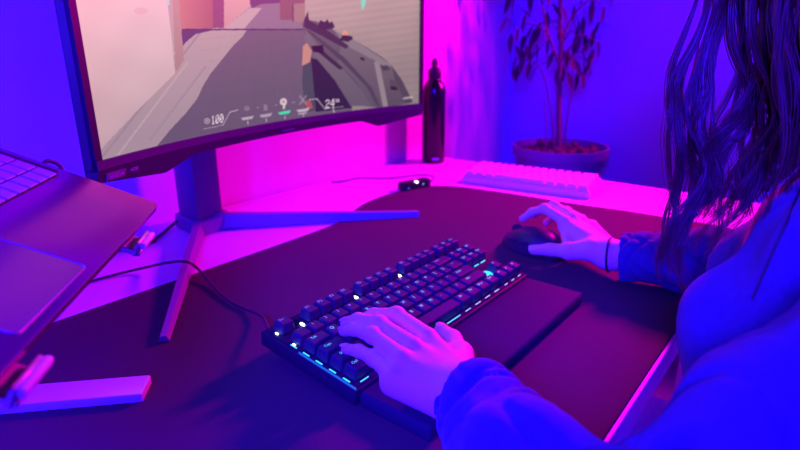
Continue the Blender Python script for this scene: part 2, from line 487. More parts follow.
def paint(X, Y):
    rng = np.random.RandomState(3)
    n1 = .5*np.sin(X*.11+Y*.07)+.5*np.sin(X*.045-Y*.13+1)
    C = np.zeros(X.shape+(3,))
    def put(maskv, col, col2=None, tt=None):
        c = np.array(col, float)
        if col2 is not None: c = c+(np.array(col2, float)-c)*np.clip(tt, 0, 1)[..., None]; C[maskv] = c[maskv]
        else: C[maskv] = c
    full = np.ones(X.shape, bool)
    put(full, (120, 98, 114), (104, 88, 110), (Y-30)/100)                                        # shaded paving
    put(inpoly(X, Y, [(60, -200), (256, -200), (256, 14), (243, 36), (232, 47), (220, 62), (211, 73), (204, 84), (197, 99), (186, 113), (170, 130), (120, 190), (60, 190)]),
        (196, 163, 164), (170, 146, 156), (Y-20)/110)                                              # lit paving
    for (a, b, c_) in (((183, 44), (95, 128), (214, 186, 186)), ((200, 33), (100, 160), (150, 124, 138)), ((188, 62), (118, 155), (205, 176, 176)), ((206, 66), (150, 140), (155, 132, 146))):
        d = (X-a[0])*(b[1]-a[1])-(Y-a[1])*(b[0]-a[0]); d = d/math.hypot(b[0]-a[0], b[1]-a[1])
        mk = (np.abs(d) < 1.0) & (Y > a[1]) & (Y < b[1]); C[mk] = C[mk]*.45+np.array(c_)*.55
    # paving joints in the shade
    for k in range(9):
        yy = 36+k*10.5+k*k*.4
        mk = (np.abs(Y-yy+.12*(X-230)) < .5) & (X > 200) & (X < 330); C[mk] *= .975
    for k in range(8):
        x0 = 222+k*12
        mk = (np.abs(X-(x0+(Y-40)*(x0-262)*.012)) < .5) & (Y > 32); C[mk] *= .975
    put(inpoly(X, Y, [(225, 27), (252, 6), (262, -2), (300, -2), (303, 29), (182, 30)]), (150, 120, 138))
    put(inpoly(X, Y, [(225, 27), (250, 8), (262, 8), (244, 29), (200, 30)]), (205, 168, 170))
    put(inpoly(X, Y, [(240, -200), (300, -200), (300, 2), (262, 4), (252, 8), (248, 0)]), (112, 72, 104))
    put(inpoly(X, Y, [(224, -200), (251, -200), (250, 6), (226, 27), (223, 28)]), (232, 170, 168), (214, 150, 152), (Y+10)/40)
    put(inpoly(X, Y, [(211, -200), (224, -200), (224, 28), (213, 28)]), (150, 82, 110))
    put(inpoly(X, Y, [(150, -200), (212, -200), (213, 28), (182, 30)]), (205, 128, 118), (180, 100, 104), (X-180)/32)
    mk = (np.abs(Y-29.5) < .8) & (X > 181) & (X < 303); C[mk] = (88, 58, 98)
    put(inpoly(X, Y, [(181, 30), (214, 30), (196, 34), (186, 42), (183, 46)]), (96, 66, 104))
    # near left wall and its return
    put(inpoly(X, Y, [(30, -200), (166, -200), (167, 0), (175.5, 73), (136, 112), (104, 146), (88, 165), (60, 165)]), (236, 196, 196), (196, 166, 172), (Y-10)/130)
    mk = inpoly(X, Y, [(30, -200), (166, -200), (167, 0), (175.5, 73), (136, 112), (104, 146), (88, 165), (60, 165)])
    C[mk] = (C+(n1*3)[..., None]+np.array([6, -3, -2])*(np.clip(1-(X-80)/60, 0, 1))[..., None])[mk]
    mk = (((X-141)/7)**2+((Y-11)/3.2)**2 < 1); C[mk] = C[mk]*.7+np.array((225, 150, 158))*.3
    put(inpoly(X, Y, [(165, -200), (177, -200), (179, 0), (184, 60), (175.5, 73)]), (198, 148, 138), (176, 134, 134), Y/70)
    mk = (X > 166) & (X < 169.5) & (Y < 5); C[mk] = (205, 205, 200)
    # right wall
    put(inpoly(X, Y, [(303, -200), (460, -200), (460, 160), (352, 160), (352, 60), (305, 24)]), (192, 162, 156), (150, 130, 128), (Y-5)/95+(X-330)/400)
    mk = inpoly(X, Y, [(303, -200), (460, -200), (460, 160), (352, 160), (352, 60), (305, 24)])
    C[mk] = (C*(1+.02*np.sin(Y*.9+X*.12)+.015*n1)[..., None])[mk]
    put(inpoly(X, Y, [(279, -200), (306, -200), (304, 20), (280, 20)]), (146, 92, 98))
    put(inpoly(X, Y, [(292, 4), (305, 3), (305, 22), (293, 22)]), (172, 128, 122))
    mk = (np.abs(X-293) < .7) & (Y > 3) & (Y < 22); C[mk] = (110, 70, 80)
    # forearm, hand, rifle
    put(inpoly(X, Y, [(303, 62), (311, 56), (322, 70), (330, 108), (306, 112), (302, 84)]), (74, 76, 88))
    put(inpoly(X, Y, [(305, 101), (310, 99), (313, 108), (307, 110)]), (176, 86, 96))
    put(inpoly(X, Y, [(311, 58), (322, 60), (352, 108), (316, 112)]), (44, 34, 58))
    put(inpoly(X, Y, [(303, 46), (308, 42), (312, 50), (310, 62), (302, 66)]), (206, 142, 124))
    put(inpoly(X, Y, [(302, 24), (306, 20), (316, 21), (334, 30), (350, 38), (366, 47), (382, 57), (392, 66), (402, 80), (413, 102), (385, 108), (362, 106), (341, 84), (322, 62), (305, 38)]),
        (104, 92, 100), (88, 78, 90), (Y-30)/70)
    put(inpoly(X, Y, [(306, 30), (322, 50), (344, 70), (363, 92), (372, 106), (352, 106), (338, 84), (316, 58), (304, 38)]), (122, 106, 114), (104, 92, 104), (Y-40)/60)
    put(inpoly(X, Y, [(318, 52), (322, 50), (343, 68), (340, 70)]), (52, 42, 58))
    put(inpoly(X, Y, [(341, 45), (366, 49), (375, 64), (383, 106), (372, 106), (355, 80), (338, 62)]), (116, 102, 108), (96, 84, 96), (Y-50)/50)
    put(inpoly(X, Y, [(374, 62), (379, 60), (388, 106), (383, 107)]), (150, 134, 138))
    put(inpoly(X, Y, [(379, 60), (391, 66), (412, 101), (388, 106)]), (112, 98, 102), (92, 80, 90), (Y-60)/40)
    put(inpoly(X, Y, [(334, 30), (352, 39), (380, 57), (392, 66), (386, 67), (372, 59), (345, 45)]), (140, 126, 130))
    put(inpoly(X, Y, [(392, 66), (402, 80), (413, 102), (406, 104), (395, 80)]), (82, 70, 82))
    put(inpoly(X, Y, [(306, 30), (310, 31), (345, 58), (372, 88), (380, 106), (377, 106), (366, 86), (340, 60)]), (78, 66, 80))
    put(inpoly(X, Y, [(380, 66), (388, 65), (390, 70), (383, 71)]), (78, 66, 76))
    put(inpoly(X, Y, [(389, 79), (396, 81), (398, 90), (391, 88)]), (88, 76, 84)); put(inpoly(X, Y, [(390, 86), (397, 87), (398, 90), (391, 90)]), (40, 30, 44))
    put(inpoly(X, Y, [(360, 57), (364, 58), (365, 61), (361, 60)]), (36, 28, 40))
    put(inpoly(X, Y, [(311, 46), (323, 45), (324, 53), (313, 52)]), (34, 26, 40))
    put(inpoly(X, Y, [(304, 20), (308, 11), (309, 20), (330, 32), (349, 46), (346, 49), (322, 36), (304, 27)]), (60, 50, 66))
    put(inpoly(X, Y, [(318, 26), (320, 20), (325, 22), (327, 19), (330, 23), (332, 21), (335, 27), (332, 29), (322, 30)]), (54, 44, 60))
    put(inpoly(X, Y, [(339, 40), (343, 35), (352, 36), (353, 39), (348, 42)]), (46, 38, 50))
    put(inpoly(X, Y, [(342, 35), (344, 30), (347, 31), (348, 35)]), (236, 156, 116))
    put(inpoly(X, Y, [(361, 2), (363, -3), (366, -3), (365, 6), (362, 10)]), (120, 226, 196))
    # heads-up display
    W_ = np.array((246, 222, 230.))
    def blend(mk, c, a): C[mk] = C[mk]*(1-a)+np.array(c)*a
    def lin(a, b, c, wd=.5, al=.6):
        L2 = (b[0]-a[0])**2+(b[1]-a[1])**2; tt = np.clip(((X-a[0])*(b[0]-a[0])+(Y-a[1])*(b[1]-a[1]))/L2, 0, 1)
        blend(np.hypot(X-a[0]-tt*(b[0]-a[0]), Y-a[1]-tt*(b[1]-a[1])) < wd, c, al)
    def digits(s, x0, y0, cw, h, sl):
        for i, ch in enumerate(s):
            xx = X-(x0+i*cw*1.18); yy = Y-(y0-sl*(X-x0)); ci = np.floor(xx/cw*5).astype(int); ri = np.floor(yy/h*7).astype(int)
            ok = (ci >= 0) & (ci < 5) & (ri >= 0) & (ri < 7); g = np.array([[int(q) for q in r] for r in GL[ch]])
            mk = np.zeros(X.shape, bool); mk[ok] = g[ri[ok], ci[ok]] > 0; blend(mk, W_, .95)
    digits('100', 211.3, 116.0, 3.6, 8.6, .19); digits('24', 325.5, 99.8, 4.2, 8.6, .14)
    digits('90', 335, 99.2, 2.0, 3.6, .13)
    blend((np.abs(np.hypot(X-207, Y-121)-2.4) < .5), W_, .6); blend(np.hypot(X-207, Y-121) < .9, W_, .7)
    lin((204, 129), (223, 125), W_, .45, .4); lin((223, 125), (230, 112), W_, .45, .5); lin((230, 112), (238, 110), W_, .45, .6)
    lin((310, 99.5), (317, 99), W_, .5, .6); lin((317, 99), (325, 109), W_, .5, .6); lin((325, 109), (343, 106.5), W_, .45, .5); lin((333, 108), (334, 112), W_, .8, .5)
    for (x, y, c, al) in ((247.5, 118, (214, 196, 206), .75), (266, 115.2, (206, 190, 200), .7), (284.5, 112.6, (70, 222, 178), 1), (303, 110.2, (214, 200, 206), .8)):
        put_m = inpoly(X, Y, [(x-6.5, y-.2), (x+6.5, y-2.4), (x+4.5, y+.9), (x-4.5, y+2.3)]); blend(put_m, c, al)
        lin((x+.3, y+3.6), (x+.5, y+6), W_, .6, .6)
    blend((((X-247)/3)**2+((Y-108.5)/2.6)**2 < 1), (150, 130, 150), .7); blend((np.abs(X-265.5) < 1.8) & (np.abs(Y-107.5) < 3), (160, 140, 158), .7)
    blend(np.hypot(X-283.5, Y-101.8) < 3.6, (232, 206, 206), .9); blend((np.abs(X-284) < 1) & (Y > 104) & (Y < 109), (236, 214, 214), .9); blend(np.hypot(X-283.5, Y-101.8) < 1.2, (150, 120, 140), .8)
    lin((300, 96), (306, 104), (170, 150, 165), .9, .6); lin((306, 96), (300, 104), (170, 150, 165), .9, .6)
    lin((299, 114), (306, 113), W_, .8, .5); lin((404, 98.5), (412, 97), W_, .9, .6)
    lin((257, 107.5), (259, 107.2), W_, .4, .4); lin((275, 105), (277, 104.8), W_, .4, .4); lin((292, 102.5), (295, 102), W_, .4, .4)
    return np.clip(C/255, 0, 1)


nu = 620
vs = np.concatenate([np.linspace(0, .205, 300), np.linspace(.2065, SH, 50)])
sv = np.linspace(-1, 1, nu)
AP = np.array([arc(s, -.0006) for s in sv])
PX = np.repeat(AP[:, 0][None], len(vs), 0); PY = np.repeat(AP[:, 1][None], len(vs), 0); PZ = np.repeat((ZB+vs)[:, None], nu, 1)
Dv = np.stack([PX, PY, PZ], -1)-CAM; dz = Dv@FW
ix = 400+FPX*(Dv@RT)/dz; iy = 225-FPX*(Dv@UP)/dz
colr = paint(ix, iy)
colr = np.where(colr <= .04045, colr/12.92, ((colr+.055)/1.055)**2.4)
me = bpy.data.meshes.new('screen'); nv = len(vs)
idx = np.arange(nv*nu).reshape(nv, nu)
quads = np.stack([idx[:-1, :-1], idx[:-1, 1:], idx[1:, 1:], idx[1:, :-1]], -1).reshape(-1, 4)
def fast_mesh(me, V, Q):
    k = Q.shape[1]
    me.vertices.add(len(V)); me.vertices.foreach_set('co', np.ascontiguousarray(V, np.float32).ravel())
    me.loops.add(Q.size); me.loops.foreach_set('vertex_index', np.ascontiguousarray(Q, np.int32).ravel())
    me.polygons.add(len(Q)); me.polygons.foreach_set('loop_start', np.arange(0, Q.size, k, dtype=np.int32))
    me.update(calc_edges=True); me.validate()
fast_mesh(me, np.stack([PX, PY, PZ], -1).reshape(-1, 3)-MO, quads)
ca = me.color_attributes.new('picture', 'FLOAT_COLOR', 'POINT')
ca.data.foreach_set('color', np.concatenate([colr.reshape(-1, 3), np.ones((nv*nu, 1))], 1).astype(np.float32).ravel())
sm = bpy.data.materials.new('screen_picture'); sm.use_nodes = True; nt = sm.node_tree
b = nt.nodes['Principled BSDF']; b.inputs['Base Color'].default_value = (.004, .004, .004, 1); b.inputs['Roughness'].default_value = .4; b.inputs['Specular IOR Level'].default_value = .12
at = nt.nodes.new('ShaderNodeVertexColor'); at.layer_name = 'picture'
nt.links.new(at.outputs['Color'], b.inputs['Emission Color']); b.inputs['Emission Strength'].default_value = .93
me.materials.append(sm); me.shade_smooth()
link(bpy.data.objects.new('screen', me), mon)

# ------------------------------------------------------------------ laptop on its stand
LO = np.array([-.06, .207, .178]); LYAW, LTAU = .825, .421
E1 = np.array([math.cos(LYAW), math.sin(LYAW), 0]); E2 = np.array([-math.sin(LYAW)*math.cos(LTAU), math.cos(LYAW)*math.cos(LTAU), math.sin(LTAU)]); E3 = np.cross(E1, E2)
E2H = np.array([-math.sin(LYAW), math.cos(LYAW), 0])
LM = Matrix(((E1[0], E2[0], E3[0], LO[0]), (E1[1], E2[1], E3[1], LO[1]), (E1[2], E2[2], E3[2], LO[2]), (0, 0, 0, 1)))
lap = empty('laptop', mat4=LM, label='open dark metal laptop tilted up on a stand beside the monitor', cat='laptop')
LW, LD = .36, .245
lap_out = rounded([(-LW, 0), (0, 0), (0, LD), (-LW, LD)], [.008, .010, .006, .006], 4)
prism('deck', lap_out, -.006, 0, M['lap'], lap, bev=.0012)
prism('bottom_case', rounded([(-LW+.004, .006), (-.004, .006), (-.004, LD-.004), (-LW+.004, LD-.004)], .008, 3), -.018, -.006, M['lapside'], lap)
prism('touchpad', rounded([(-.277, .0075), (-.1765, .0075), (-.1765, .0735), (-.277, .0735)], .005, 4), .0, .0004, M['pad'], lap)
ring = rounded([(-.277, .0075), (-.1765, .0075), (-.1765, .0735), (-.277, .0735)], .005, 4)
tube('touchpad_rim', [(x, y, .0005) for x, y in ring+[ring[0]]], .00045, M['padline'], lap, 4)
box('key_well', -LW+.018, -.019, .0895, .199, -.0002, .0003, M['lapside'], lap)
lk = {}
for r in range(6):
    d = .0172 if r < 5 else .0125
    y0 = .0905+r*.0182
    x = -.0205
    widths = [[.017]*4+[.017]*3+[.0215]+[.078]+[.0185]*4+[.022]*2, [.017]*4+[.044]+[.0172]*10+[.036], [.017]*4+[.034]+[.0172]*11+[.028], [.017]*4+[.025]+[.0172]*12+[.024], [.017]*4+[.033]+[.0172]*13, [.017]*19][r]
    for wv in widths:
        if x-wv < -LW+.018: break
        k_ = (round(wv, 4), d)
        if k_ not in lk:
            bm = box_bm(-wv/2, wv/2, -d/2, d/2, 0, .0018, .0008, 1, .0004); me = bpy.data.meshes.new('key'); bm.to_mesh(me); bm.free(); me.materials.append(M['lapkey']); lk[k_] = me
        o = bpy.data.objects.new('key', lk[k_]); link(o, lap); o.location = (x-wv/2, y0+d/2, .0003); x -= wv+.0016
box('dark_strip', -.0125, -.0085, .094, .200, -.0002, .0004, M['black'], lap)  # thin dark strip along the right side of the deck
lid = empty('lid'); lid.parent = lap; lid.location = (0, LD-.004, .002); lid.rotation_euler = (math.radians(-22), 0, 0)
bpy.data.objects.remove(lid, do_unlink=True)
LID = Matrix.Translation((0, LD-.005, .003)) @ Matrix.Rotation(math.radians(-20), 4, 'X')
o = box('lid', -LW, 0, -.003, .004, 0, .238, M['lap'], lap, bev=.002); o.matrix_local = LID
s_ = box('display', -LW+.006, -.006, -.0036, -.003, .012, .232, M['display'], o)  # out of view; its blue glow is added to brighten the deck
tube('hinge', [(-LW+.04, LD-.004, .001), (-.04, LD-.004, .001)], .004, M['lapside'], lap)
pl = box('power_plug', .0, .013, .112, .124, -.014, -.004, M['cable'], lap, bev=.002)
inv = LM.inverted()
pc = smooth_path([Vector((.012, .118, -.009)), Vector((.022, .114, -.004)), Vector((.030, .104, -.010)), Vector((.020, .096, -.030)), Vector((-.03, .12, -.09)), inv @ Vector((-.19, .36, .06)), inv @ Vector((-.26, .42, .03))], 48)
tube('power_cable', pc, .0020, M['cable'], lap)

T1 = pz(151, 374.5, .009); T2 = pz(138, 393, .009)
st = empty('laptop_stand', (T1[0], T1[1], 0), 'pale metal laptop stand with a flat foot bar and padded front hooks', 'laptop stand')
SO = np.array([T1[0], T1[1], 0])
wdir = (T2-T1)/np.linalg.norm(T2-T1)
for off in (0, .225):
    b0 = T1-E1*off; b1 = b0-E1*.034; e = E2H*.235
    pts = [b1[:2]-SO[:2], b0[:2]-SO[:2], (b0+e)[:2]-SO[:2], (b1+e)[:2]-SO[:2]]
    prism('foot_bar', rounded([tuple(p) for p in pts], .003, 3), .0003, .009, M['stand'], st, bev=.0012)
    # riser from the rear of the foot to the support arm, and the arm itself under the laptop
    a0 = -.068-off*.98
    def lw(x, y, z): return np.array(LM @ Vector((x, y, z)))-SO
    r0 = (b0+b1)/2+E2H*.21-SO
    r1 = lw(a0, .19, -.034)
    tube('riser', [r0+np.array([0, 0, -.002]), r1], .010, M['stand'], st, 10)
    bm = box_bm(a0-.015, a0+.015, -.010, .205, -.0245, -.0188, .001, 1)
    o = bmobj('support_arm', bm, M['stand'], st); o.matrix_local = Matrix.Translation(-Vector(SO)) @ LM
    bm = box_bm(a0-.017, a0+.017, -.0075, -.0035, -.0245, -.0110, .0010, 1)
    h = bmobj('hook', bm, M['stand'], st); h.matrix_local = Matrix.Translation(-Vector(SO)) @ LM
    bm = box_bm(a0-.0165, a0+.0175, -.0125, -.0072, -.0165, -.0100, .0020, 2)
    p_ = bmobj('silicone_pad', bm, M['silicone'], h)

# ------------------------------------------------------------------ things at the back of the desk
rb = ray(433, 160); tb = (.618-CAM[1])/rb[1]; bx_ = CAM[0]+rb[0]*tb
bt = empty('water_bottle', (bx_, .618, DT), 'tall black metal water bottle with a narrow loop cap by the wall', 'bottle')
lathe('body', [(.0, .0), (.031, .0), (.0335, .003), (.0335, .195), (.0325, .21), (.028, .225), (.019, .236), (.0165, .241)], M['bottle'], bt)
cp = lathe('cap', [(.0165, .240), (.0185, .243), (.0185, .262), (.0165, .266), (.010, .270), (.006, .279), (.005, .295), (.0, .297)], M['cap'], bt)
tube('cap_loop', [(.011*math.cos(t), 0, .277+.016*math.sin(t)) for t in np.linspace(0, math.pi, 14)], .0028, M['cap'], cp)
lb = box('small_mark', -.010, .010, -.0338, -.0330, .012, .017, M['badgetext'], bt); lb.rotation_euler.z = -.75  # small violet bar near the foot of the bottle

FLp = pz(461.7, 182.5, DT); FRp = pz(589.2, 200, DT)
wa = math.atan2(FRp[1]-FLp[1], FRp[0]-FLp[0]); WKW = np.linalg.norm(FRp-FLp); sc = WKW/.3
wk = empty('compact_keyboard', mat4=Matrix.Translation((FLp[0], FLp[1], DT)) @ Matrix.Rotation(wa, 4, 'Z'), label='small white keyboard without number pad lying on the bare desk edge', cat='keyboard')
uu = (WKW-.010)/15; WD = uu*5+.012
V = [(0, 0, .0005), (WKW, 0, .0005), (WKW, WD, .0005), (0, WD, .0005), (0, 0, .019), (WKW, 0, .019), (WKW, WD, .029), (0, WD, .029)]
bm = bmesh.new(); vv = [bm.verts.new(p) for p in V]
for f in ((0, 3, 2, 1), (4, 5, 6, 7), (0, 1, 5, 4), (1, 2, 6, 5), (2, 3, 7, 6), (3, 0, 4, 7)): bm.faces.new([vv[i] for i in f])
bmesh.ops.bevel(bm, geom=bm.edges[:], offset=.003, segments=2, affect='EDGES')
bmobj('case', bm, M['wcase'], wk)
WR = [[(1.25)]*3+[6.25]+[1.25]*4, [2.25]+[1]*10+[2.75], [1.75]+[1]*11+[2.25], [1.5]+[1]*12+[1.5], [1]*13+[2]]
for r, ws in enumerate(WR):
    x = 0
    for wv in ws:
        key = ('w', wv)
        if key not in _kc:
            bm = box_bm(-wv*uu/2+.0007, wv*uu/2-.0007, -uu/2+.0007, uu/2-.0007, 0, .0105, .0013, 1, .0026)
            me = bpy.data.meshes.new('key'); bm.to_mesh(me); bm.free(); me.materials.append(M['wkey']); _kc[key] = me
        o = bpy.data.objects.new('key', _kc[key]); link(o, wk)
        yy = .006+(r+.5)*uu; o.location = (.005+(x+wv/2)*uu, yy, .0186+yy*.1/WD*.1*1.02*10*.1+.0005 if False else .0190+.010*yy/WD); o.rotation_euler.x = .095+(.05, .02, 0, -.03, -.06)[r]; x += wv

dv0 = pz(401, 190.5, 0); dv1 = pz(428, 185, 0); dc = (dv0+dv1)/2; da = math.atan2(dv1[1]-dv0[1], dv1[0]-dv0[0]); dl = np.linalg.norm(dv1-dv0)
dg_ = empty('cable_dongle', mat4=Matrix.Translation((dc[0], dc[1], .0)) @ Matrix.Rotation(da, 4, 'Z'), label='small dark dongle with a white light and looped cable on the mat corner', cat='dongle')
prism('body', rounded([(-dl/2, -.014), (dl/2, -.012), (dl/2, .014), (-dl/2, .016)], .006, 4), .0005, .017, M['black'], dg_, bev=.004)
for x, y, z, r, c in ((-.004, -.010, .0165, .0050, 'led_white'), (.016, -.0118, .0095, .0026, 'legend_c'), (-dl/2+.012, -.0135, .006, .003, 'led_blue')):
    bm = bmesh.new(); bmesh.ops.create_icosphere(bm, subdivisions=2, radius=r); bmesh.ops.scale(bm, vec=(1, 1, .6), verts=bm.verts)
    o = bmobj('indicator_light', bm, M[c], dg_); o.location = (x, y, z)
iv = (Matrix.Translation((dc[0], dc[1], .0)) @ Matrix.Rotation(da, 4, 'Z')).inverted()
tube('cable', smooth_path([iv @ Vector(p) for p in (pz(428, 184, .008), pz(434, 177, .006), pz(420, 175, .001), pz(390, 178, 0), pz(360, 178, 0), pz(350, 179.5, 0), pz(341, 181.5, 0), pz(332, 182, -.0015))], 48), .0016, M['cable'], dg_)

tube('monitor_cable', smooth_path([pz(179, 219, .012), pz(170, 227, .004), pz(156, 238, .0005), pz(135, 246, .0005), (-.2, .63, DT+.003), (-.5, .63, DT+.003)], 40), .003, M['cable'], None,
     label='black cable running along the desk behind the monitor neck', cat='cable')

# ------------------------------------------------------------------ potted plant beyond the desk
PC = np.array([1.335, .362]); RIM = .029
stl = empty('plant_stool', (PC[0], PC[1], FL), 'low round wooden stool under the plant pot', 'stool')
lathe('seat', [(.0, .44), (.15, .44), (.155, .445), (.155, .46), (.15, .465), (.0, .465)], M['wood'], stl)
for k in range(3):
    a = k*2.094+.3; tube('leg', [(.11*math.cos(a), .11*math.sin(a), .44), (.14*math.cos(a), .14*math.sin(a), 0)], .013, M['wood'], stl, 10)
PB = FL+.4655; ph = RIM-PB
pt = empty('potted_plant', (PC[0], PC[1], PB), 'slender potted tree with drooping pointed leaves beside the desk', 'plant')
PO = np.array([PC[0], PC[1], PB])
lathe('pot', [(.0, .0), (.098, .0), (.100, .004), (.134, ph-.030), (.145, ph-.028), (.147, ph), (.139, ph), (.130, ph-.03), (.125, ph-.05), (.0, ph-.05)], M['pot'], pt, 40)
rng = random.Random(5)
bm = bmesh.new(); bmesh.ops.create_grid(bm, x_segments=30, y_segments=30, size=.131)
for v in list(bm.verts):
    if v.co.xy.length > .131: bm.verts.remove(v)
for v in bm.verts: v.co.z = ph-.022+.010*rng.random()+.012*(1-v.co.xy.length/.131)
bmobj('soil', bm, M['soil'], pt, smooth=False)
for k in range(26):
    a = rng.random()*6.28; r = .12*math.sqrt(rng.random()); bm = bmesh.new(); bmesh.ops.create_icosphere(bm, subdivisions=1, radius=.006+.007*rng.random())
    o = bmobj('pebble', bm, M['soil'], pt, smooth=False); o.location = (r*math.cos(a), r*math.sin(a), ph-.008+.006*rng.random())
DP = 1.746
branches = []


def branch(name, pxs, r0, r1, dd=None):
    pts = [pdep(x, y, DP+(d if d else 0)) for x, y, d in pxs]; sp = smooth_path(pts, 22)
    rr = np.linspace(r0, r1, len(sp)); branches.extend(sp)
    tube(name, np.array(sp)-PO, rr, M['bark'], pt, 8)


branch('trunk', [(559, 158, 0), (559, 130, 0), (559, 100, .01), (560, 70, 0), (561, 40, 0), (560, 10, .01), (563, -40, 0), (560, -110, 0)], .0100, .005)
branch('stem', [(555, 156, -.02), (552, 120, -.02), (547, 90, -.02), (540, 68, -.03), (528, 60, -.03), (518, 66, -.03)], .0032, .0014)
branch('stem', [(563, 157, .02), (567, 120, .02), (572, 90, .02), (572, 65, .03), (566, 52, .03), (556, 55, .03)], .0030, .0014)
branch('stem', [(560, 66, 0), (553, 48, -.02), (547, 30, -.03), (543, 10, -.04), (538, -10, -.04), (526, -14, -.04), (515, -2, -.04)], .005, .0015)
branch('stem', [(560, 44, 0), (570, 20, 0), (580, 8, -.02), (592, 0, -.03), (604, 8, -.04)], .0045, .0015)
branch('stem', [(561, 60, 0), (575, 42, -.02), (586, 36, -.03), (597, 44, -.03), (599, 56, -.03)], .0035, .0012)
branch('stem', [(548, 34, -.03), (538, 26, -.05), (526, 24, -.05), (514, 32, -.05)], .003, .0012)
branch('stem', [(562, -30, 0), (580, -60, -.03), (597, -70, -.06), (612, -50, -.09)], .004, .0015)
branch('stem', [(561, -60, 0), (540, -90, -.03), (515, -95, -.05), (500, -70, -.06)], .004, .0015)
branch('stem', [(545, 100, -.02), (546, 130, -.03), (545, 158, -.03)], .0022, .002)
nL = 7; V = []; Fc = []
for i in range(nL):
    t = i/(nL-1); wv = .0115*math.sin(math.pi*min(1, t*.93+.04))**.8*(1-.35*t)+.0002; z = -.008*t*t
    V += [(-wv, .06*t, z+.003), (0, .06*t, z), (wv, .06*t, z+.003)]
for i in range(nL-1):
    p = 3*i; Fc += [(p, p+1, p+4, p+3), (p+1, p+2, p+5, p+4)]
leaf_me = bpy.data.meshes.new('leaf'); leaf_me.from_pydata(V, [], Fc); leaf_me.materials.append(M['leaf']); leaf_me.shade_smooth()
BR = np.array(branches)
leaves = [(521, 10, 1.25), (511, -4, 1), (514, -3, 1), (531, 30, 1.25), (534, 26, 1), (519, 28, .8), (512, 34, 1), (545, 22, 1), (539, 24, 1), (522, 50, 1.1), (517, 58, 1.2), (518, 66, 1.2), (524, 58, 1), (530, 62, .9), (535, 63, 1), (538, 66, .9),
          (583, 22, .8), (581, 36, .9), (576, 37, 1), (586, 36, .9), (590, 40, .8), (602, 2, 1.1), (605, 6, .8), (594, 50, 1.1), (583, 52, .9), (585, 58, 1), (590, 62, 1), (563, 50, .9), (568, 50, 1), (571, 56, .9), (562, 66, 1.1), (558, 68, .9), (577, 70, 1.1), (563, 8, .9), (547, 12, .9), (560, 30, .8), (556, 28, .8), (578, 6, .8), (553, 52, .9), (574, 60, 1), (527, 46, 1), (515, 46, .9), (598, 42, .8), (567, 72, 1), (541, 48, .8), (588, 18, 1), (579, 28, 1), (593, 30, .9), (572, 30, .9), (600, 22, 1), (526, 14, .9), (508, 18, .9), (536, 44, 1), (549, 40, .8), (582, 72, .9), (524, 36, 1), (552, 4, .9)]
for k in range(46): leaves.append((495+130*rng.random(), -115+112*rng.random(), .8+.5*rng.random()))
for (x, y, s) in leaves:
    P = pdep(x, y, DP+rng.uniform(-.07, .07)); j = np.argmin(np.linalg.norm(BR-P, axis=1))
    if np.linalg.norm(BR[j]-P) > .075: P = BR[j]+(P-BR[j])*.075/np.linalg.norm(BR[j]-P)
    P[0] = min(P[0], 1.50)
    lf = bpy.data.objects.new('leaf', leaf_me); link(lf, pt)
    d = P-BR[j]; az = math.atan2(d[1], d[0])+rng.uniform(-.6, .6); droop = rng.uniform(-1.45, -.75) if (x, y) != (521, 10) else -.1
    lf.location = P-PO; lf.scale = (s, s, s)
    lf.matrix_local = Matrix.Translation(Vector(P-PO)) @ Matrix.Rotation(az-math.pi/2, 4, 'Z') @ Matrix.Rotation(droop, 4, 'X') @ Matrix.Rotation(rng.uniform(-.6, .6), 4, 'Y') @ Matrix.Scale(s, 4)
    if np.linalg.norm(d) > .004:
        tube('twig', np.array(smooth_path([BR[j], BR[j]+d*.5+np.array([0, 0, .006]), P], 6))-PO, .0011, M['bark'], pt, 5)

# ------------------------------------------------------------------ mouse
mrot = -.16; mloc = np.array([.497, .048, .0])
ms = empty('computer_mouse', mat4=Matrix.Translation(mloc) @ Matrix.Rotation(mrot, 4, 'Z'), label='black computer mouse under the right hand on the mat', cat='mouse')
V = []; Fc = []; nr = 10; ns = 28
for i in range(nr+1):
    ph_ = i/nr*math.pi/2
    for s in range(ns):
        a = 2*math.pi*s/ns; ca_, sa = math.cos(a), math.sin(a)
        ex = abs(ca_)**.75*math.copysign(1, ca_); ey = abs(sa)**.75*math.copysign(1, sa)
        rr = math.cos(ph_)**.55; y = .060*ey*rr; wst = .031+.003*math.cos(ey*3.0)
        z = .002+.037*math.sin(ph_)**.9*(1-.25*(ey*rr)**2-.10*ey*rr)
        V.append((wst*ex*rr, y, z))
for i in range(nr):
    for s in range(ns): Fc.append((i*ns+s, i*ns+(s+1) % ns, (i+1)*ns+(s+1) % ns, (i+1)*ns+s))
Fc += [tuple(range(ns))[::-1], tuple(nr*ns+s for s in range(ns))]
mesh('shell', V, Fc, M['mouse'], ms, smooth=True, angle=60)
lathe('wheel', [(.0, -.004), (.008, -.004), (.009, -.003), (.009, .003), (.008, .004), (0, .004)], M['cable'], ms, 20).matrix_local = Matrix.Translation((0, .036, .029)) @ Matrix.Rotation(math.pi/2, 4, 'Y')
for sy in (-.008, .014): box('side_button', -.0345, -.0315, sy, sy+.018, .019, .024, M['cable'], ms, bev=.001)
prism('base', rounded([(-.026, -.05), (.026, -.05), (.026, .05), (-.026, .05)], .015, 4), .0003, .003, M['cable'], ms)


# ------------------------------------------------------------------ the person: implicit surfaces
def smin(a, b, k):
    h = np.clip(.5+.5*(b-a)/k, 0, 1); return b+(a-b)*h-k*h*(1-h)


def rcone(P, q):
    a, b, ra, rb = q; ab = b-a; t = np.clip(((P-a)@ab)/(ab@ab), 0, 1)
    return np.linalg.norm(P-a-t[..., None]*ab, axis=-1)-(ra+(rb-ra)*t)


